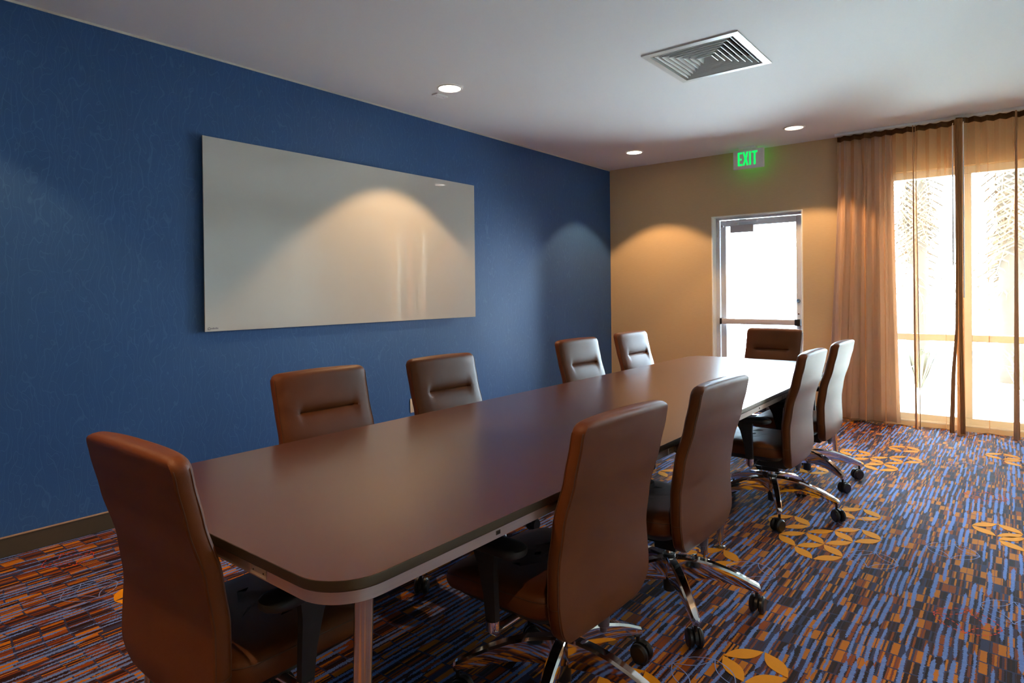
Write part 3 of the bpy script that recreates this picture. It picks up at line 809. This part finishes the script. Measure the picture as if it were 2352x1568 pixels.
# tilt mechanism and rear bar that carries the backrest
bm = bmesh.new(); box(bm, -.10, .10, -.062, .062, .256, .316, .012, 2); box(bm, -.048, .048, -.040, .040, .228, .262, .008, 2); finish('tilt_mechanism', bm, M['blackp'], root)
bm = bmesh.new(); loft(bm, [[(x, y * w_, z + dz_) for (y, dz_) in ((-1, -.012), (1, -.012), (1, .012), (-1, .012))] for x, z, w_ in ((-.07, .290, .040), (-.11, .288, .038), (-.135, .292, .036), (-.150, .310, .036))])
box(bm, -.158, -.122, -.034, .034, .300, .40, .006, 1); finish('back_bar', bm, M['blackp'], root)
bm = bmesh.new(); cyl(bm, (-.135, -.02), .018, .020, .262, .300, 20, .003); cyl(bm, (-.135, -.02), .011, .011, .245, .264, 16, .002); finish('tension_knob', bm, M['greyp'], root)
bm = bmesh.new(); tube(bm, [(.03, -.05, .285), (.04, -.16, .29), (.05, -.225, .295)], .004, 6); box(bm, .030, .072, -.262, -.222, .290, .300, .003, 1); finish('height_lever', bm, M['blackp'], root)
# armrests
for s in (1, -1):
    bm = bmesh.new()
    loft(bm, [[(xc + dx * hw, s * yc + dy * .010, zc) for dx, dy in ((-1, -1), (1, -1), (1, 1), (-1, 1))] for xc, yc, zc, hw in ((.030, .292, .346, .018), (.036, .292, .42, .021), (.048, .292, .50, .030), (.060, .290, .552, .046))])
    ar = finish('armrest', bm, M['blackm'], root, angle=.5)
    bm = bmesh.new(); loft(bm, [[(x * q + .045, y * q + s * .286, z) for x, y in rrect(.125, .042, .038, 6)] for q, z in ((.86, .549), (.97, .553), (1, .561), (.98, .571), (.90, .576), (.6, .578))]); finish('arm_pad', bm, M['blackm'], ar, angle=.8)
    bm = bmesh.new(); tube(bm, [(.030, s * .292, .352), (.030, s * .292, .330), (.030, s * .280, .318), (.030, s * .25, .319), (.028, s * .19, .322), (.025, s * .12, .318)], [.0205, .0205, .017, .013, .012, .011], 14); finish('chrome_bracket', bm, M['chrome'], ar)
# gas lift and hub
bm = bmesh.new(); cyl(bm, (0, 0), .0145, .0145, .20, .235, 20); finish('gas_lift', bm, M['chrome'], root)
bm = bmesh.new(); cyl(bm, (0, 0), .0255, .0255, .196, .206, 24, .002); finish('lift_collar', bm, M['blackp'], root)
bm = bmesh.new(); cyl(bm, (0, 0), .024, .024, .056, .126, 24, .003); finish('lift_sleeve', bm, M['blackp'], root)
bm = bmesh.new(); cyl(bm, (0, 0), .036, .034, .118, .197, 32, .004); finish('hub', bm, M['chrome'], root)
legs_ = []
bm = bmesh.new(); L = []
for r_, zt_, zb_, hw in ((.026, .198, .108, .021), (.06, .199, .113, .0208), (.11, .196, .120, .0202), (.17, .185, .121, .0192), (.23, .166, .112, .0180), (.28, .146, .101, .0168), (.32, .127, .0915, .0158), (.338, .118, .087, .0145), (.346, .110, .091, .009)):
    h_ = zt_ - zb_; c = .006
    L.append([(r_, -hw * .70, zb_), (r_, hw * .70, zb_), (r_, hw, zb_ + h_ * .35), (r_, hw, zt_ - c * 1.3), (r_, hw - c, zt_), (r_, -hw + c, zt_), (r_, -hw, zt_ - c * 1.3), (r_, -hw, zb_ + h_ * .35)])
loft(bm, L)
leg0 = finish('base_leg', bm, M['chrome'], root, angle=.45)
bm = bmesh.new()
cyl(bm, (0, 0), .0065, .0065, .050, .098, 12)
for s in (1, -1): ycyl(bm, (-.014, 0, .0340), .0335, s * .006 if s > 0 else -.028, .028 if s > 0 else -.006, 24, .007)
# hood over the two wheels
Lh = []
for k in range(9):
    a = math.radians(-10 + 130 * k / 8); ca, sa = math.cos(a), math.sin(a)
    Lh.append([(-.014 + .0370 * ca, -.0055, .0340 + .0370 * sa), (-.014 + .0370 * ca, .0055, .0340 + .0370 * sa), (-.014 + .012 * ca, .0055, .0340 + .012 * sa), (-.014 + .012 * ca, -.0055, .0340 + .012 * sa)])
loft(bm, Lh)
cas = finish('caster', bm, M['blackp'], leg0, angle=.6); cas.location = (.332, 0, 0)
hubt = [c for c in root.children]
for k in range(1, 5):
    l_ = copy_tree(leg0, root); l_.rotation_euler = (0, 0, 2 * PI * k / 5)

def place(c, x, y, heading_deg, base_deg, label, cast_seed):
    """base_deg: world direction of one star leg"""
    c.location = (x, y, 0); c.rotation_euler = (0, 0, math.radians(heading_deg)); c['label'] = label
    rn = random.Random(cast_seed); k = 0
    for ch in c.children:
        if ch.name.startswith('base_leg'):
            ch.rotation_euler = (0, 0, math.radians(base_deg - heading_deg) + 2 * PI * k / 5); k += 1
            for g in ch.children: g.rotation_euler = (0, 0, rn.uniform(-2.6, 2.6))
CH = [
    (2.765, 1.632, 178, 74, 'brown leather chair on the window side, nearest the camera, back turned'),
    (2.772, 2.388, 178.8, 22.3, 'brown leather chair with back turned, second along the window side'),
    (2.775, 3.765, 180, -67.8, 'chair on the window side beyond the gap, armrest visible under the table'),
    (2.777, 4.536, 179.5, -39.6, 'farthest chair of the window side row, nearest the curtains'),
    (1.604, 1.708, -1.4, 20, 'front-facing brown chair below the left half of the whiteboard'),
    (1.647, 2.446, -2, 50, 'front-facing brown chair in front of the ivory wall outlet'),
    (1.616, 3.85, -3.8, -25, 'front-facing chair against the blue wall just left of the room corner'),
    (1.589, 4.72, -2.9, 10, 'front-facing pale-lit chair before the beige wall, left of the door'),
    (2.252, 0.827, 91, -20, 'large brown chair at the near end of the table, seen from behind'),
    (2.204, 5.507, -96.5, 30, 'chair at the far end of the table, in front of the glass door'),
]
for i, a in enumerate(CH):
    c = root if i == 0 else copy_tree(root)
    place(c, a[0], a[1], a[2], a[3], a[4], i)

# ------------------------------------------------------------------ carpet figures (cut pile, a hair proud of the ground weave)
CS = .1526
E1 = Vector((.7071, .7071)); E2 = Vector((.7071, -.7071))
def vesica(p, q, sag, n=9, shrink=.965):
    m = (p + q) / 2; d = (q - p) * shrink; nrm = Vector((-d.y, d.x)).normalized(); L = d.length
    top = [m + d * (i / n - .5) + nrm * sag * math.sin(PI * i / n) for i in range(n + 1)]
    bot = [m + d * (i / n - .5) - nrm * sag * math.sin(PI * i / n) for i in range(n - 1, 0, -1)]
    return top + bot
def petals(center, name, sides='tlbr'):
    c = Vector(center); a, b = E1 * CS / 2, E2 * CS / 2
    C = {'t': (c - a - b, c + a - b), 'b': (c - a + b, c + a + b), 'l': (c - a - b, c - a + b), 'r': (c + a - b, c + a + b)}
    for k in sides:
        ring_ = vesica(*C[k], .0300)
        bm = bmesh.new(); lo = [bm.verts.new((p.x, p.y, -.001)) for p in ring_]; hi = [bm.verts.new((p.x, p.y, .0012)) for p in ring_]
        bm.faces.new(hi)
        for i in range(len(ring_)):
            j = (i + 1) % len(ring_); bm.faces.new((lo[i], lo[j], hi[j], hi[i]))
        finish('carpet_petal', bm, M['petal'], floor, smooth=False)
def outline(center, mat, dashed, name, wd=.0017, sides='tlbr'):
    c = Vector(center); a, b = E1 * CS / 2, E2 * CS / 2
    C = {'t': (c - a - b, c + a - b), 'b': (c - a + b, c + a + b), 'l': (c - a - b, c - a + b), 'r': (c + a - b, c + a + b)}
    bm = bmesh.new()
    for k in sides:
        ring_ = vesica(*C[k], .024, 14, .99); N = len(ring_)
        for i in range(N):
            if dashed and i % 2: continue
            p, q = ring_[i], ring_[(i + 1) % N]
            if dashed: q = p + (q - p) * 1.15
            d = (q - p).normalized(); n_ = Vector((-d.y, d.x)) * wd
            v = [bm.verts.new((s.x, s.y, .0014)) for s in (p - n_, q - n_, q + n_, p + n_)]; bm.faces.new(v)
    o_ = finish(name, bm, mat, floor, smooth=False); o_['kind'] = 'stuff'
PY = 1.82
for dy in (-2 * PY, -PY, 0, PY):
    for dx in (0, -PY, -2 * PY):
        base = Vector((dx, dy))
        def put(x, y, sides='tlbr'):
            p = Vector((x, y)) + base
            if .12 < p.x < 4.55 and -.4 < p.y < 6.68: petals(p, 'petal', sides)
        put(3.184, 3.976); put(2.903, 3.623); put(2.756, 2.935)
        put(3.020, 3.402, 'tlbr'); put(3.128, 3.518, 'tbr'); put(3.236, 3.626, 'tbr'); put(3.125, 3.292, 'lbr')
    for x, y in ((3.795, 4.14), (3.911, 3.982), (2.02, 4.10)):
        p = Vector((x, y + dy))
        if 0 < p.y < 6.6: petals(p, 'petal')
for p in ((3.633, 3.682), (3.345, 3.342), (3.866, 3.124), (3.206, 3.812), (3.064, 2.007), (2.937, 2.878), (3.586, 5.51), (.74, .98)):
    outline(p, M['bluep'], False, 'carpet_outline_figure')
for p in ((3.726, 2.937), (.289, 1.034), (3.73, 4.76)):
    outline(p, M['redp'], True, 'carpet_dashed_figure', .0024)

# ------------------------------------------------------------------ outside: patio, planting, palms
bm = bmesh.new(); box(bm, -8, 30, YW + WT, 40, -.14, -.04); box(bm, XR + WT, 30, -12, YW + WT, -.14, -.04); struct('ground', bm, M['patio'], smooth=False)
bm = bmesh.new(); box(bm, 3.2, 12, 10.3, 16, -.0395, -.01, .01, 1); struct('trim_4', bm, M['mulch'], smooth=False)
def frond_mesh(name, mat, L=1.5, n=18, droop=.9, leafl=.42, rnd=1):
    rn = random.Random(rnd); bm = bmesh.new()
    P = [Vector((L * f * (1 - .25 * droop * f), 0, .25 * math.sin(PI * f * .6) * L * .6 - droop * L * f * f)) for f in [i / n for i in range(n + 1)]]
    tube(bm, P, [.014 * (1 - .8 * i / n) + .002 for i in range(n + 1)], 4)
    for i in range(2, n):
        for s in (1, -1):
            ll = leafl * math.sin(PI * (i / n) ** .7) * rn.uniform(.7, 1.1); w_ = .014
            d = (P[i] - P[i - 1]).normalized()
            tip = P[i] + Vector((0, s, 0)) * ll * .75 + d * ll * .5 + Vector((0, 0, -ll * rn.uniform(.3, .9)))
            mid = P[i] + Vector((0, s, 0)) * ll * .5 + d * ll * .28 + Vector((0, 0, -ll * .08))
            a = bm.verts.new(P[i] - d * w_); b = bm.verts.new(P[i] + d * w_); c = bm.verts.new(mid + d * w_); e_ = bm.verts.new(mid - d * w_); t_ = bm.verts.new(tip)
            bm.faces.new((a, b, c, e_)); bm.faces.new((e_, c, t_))
    me = bpy.data.meshes.new(name); bm.to_mesh(me); bm.free(); me.materials.append(mat); return me
green_me = [frond_mesh('green_frond', M['frond'], 1.6, 16, .55, .45, k) for k in range(2)]
dry_me = [frond_mesh('dry_frond', M['dry'], 1.7, 16, 1.0, .5, k + 5) for k in range(3)]
def palm(x, y, h, label, nd, ng, seed):
    rn = random.Random(seed)
    t_ = thing('palm_tree', (x, y, -.04), 0, label, 'palm', 'palms in the garden outside')
    bm = bmesh.new(); L = []
    for i in range(26):
        z = (h + .1) * i / 25; r = (.17 - .04 * i / 25) * (1 + (.10 if i % 2 else -.04))
        L.append([(r * math.cos(2 * PI * k / 14), r * math.sin(2 * PI * k / 14), z) for k in range(14)])
    loft(bm, L); finish('trunk', bm, M['trunk'], t_)
    for i in range(nd):
        o = bpy.data.objects.new('dry_frond', dry_me[i % 3]); COL.objects.link(o); o.parent = t_
        z = h - .15 - 1.0 * (i / nd); o.location = (0, 0, z)
        o.rotation_euler = (rn.uniform(-.2, .2), rn.uniform(.75, 1.35), i * 2.399 + rn.uniform(-.2, .2)); k = rn.uniform(.75, 1.1); o.scale = (k, k, k)
    for i in range(ng):
        o = bpy.data.objects.new('green_frond', green_me[i % 2]); COL.objects.link(o); o.parent = t_
        o.location = (0, 0, h + .05 * rn.random()); o.rotation_euler = (0, rn.uniform(-.75, .35), i * 2.399 + rn.uniform(-.2, .2)); k = rn.uniform(.9, 1.3); o.scale = (k, k, k)
palm(3.85, 10.7, 3.45, 'palm with tan hanging dead fronds beyond the right pane', 26, 12, 1)
palm(2.55, 12.9, 3.85, 'palm with drooping dry fronds beyond the left pane', 20, 12, 2)
palm(6.6, 14.2, 3.6, 'farther palm at the right edge of the garden view', 24, 14, 3)
def shrub(x, y, label, seed, n=46, hgt=.7):
    rn = random.Random(seed)
    t_ = thing('garden_shrub', (x, y, -.02), 0, label, 'shrub', 'shrubs in the garden bed')
    bm = bmesh.new()
    for i in range(n):
        a = rn.uniform(0, 2 * PI); l = hgt * rn.uniform(.6, 1.1); sp = rn.uniform(.2, .7) * l; w_ = .016
        d = Vector((math.cos(a), math.sin(a), 0)); s_ = Vector((-d.y, d.x, 0)) * w_
        p0 = d * .03; p1 = d * sp * .5 + Vector((0, 0, l * .7)); p2 = d * sp + Vector((0, 0, l * rn.uniform(.6, 1)))
        v = [bm.verts.new(q) for q in (p0 - s_, p0 + s_, p1 + s_, p1 - s_, p2)]
        bm.faces.new((v[0], v[1], v[2], v[3])); bm.faces.new((v[3], v[2], v[4]))
    o = finish('leaf_blades', bm, M['shrub'], t_, smooth=False); o['kind'] = 'stuff'
shrub(3.98, 8.9, 'low bladed shrub below the transom in the right pane', 4)
shrub(5.1, 9.3, 'low bladed shrub at the right edge of the right pane', 5)
shrub(2.9, 9.6, 'low bladed shrub beyond the foot of the centre mullion', 6)
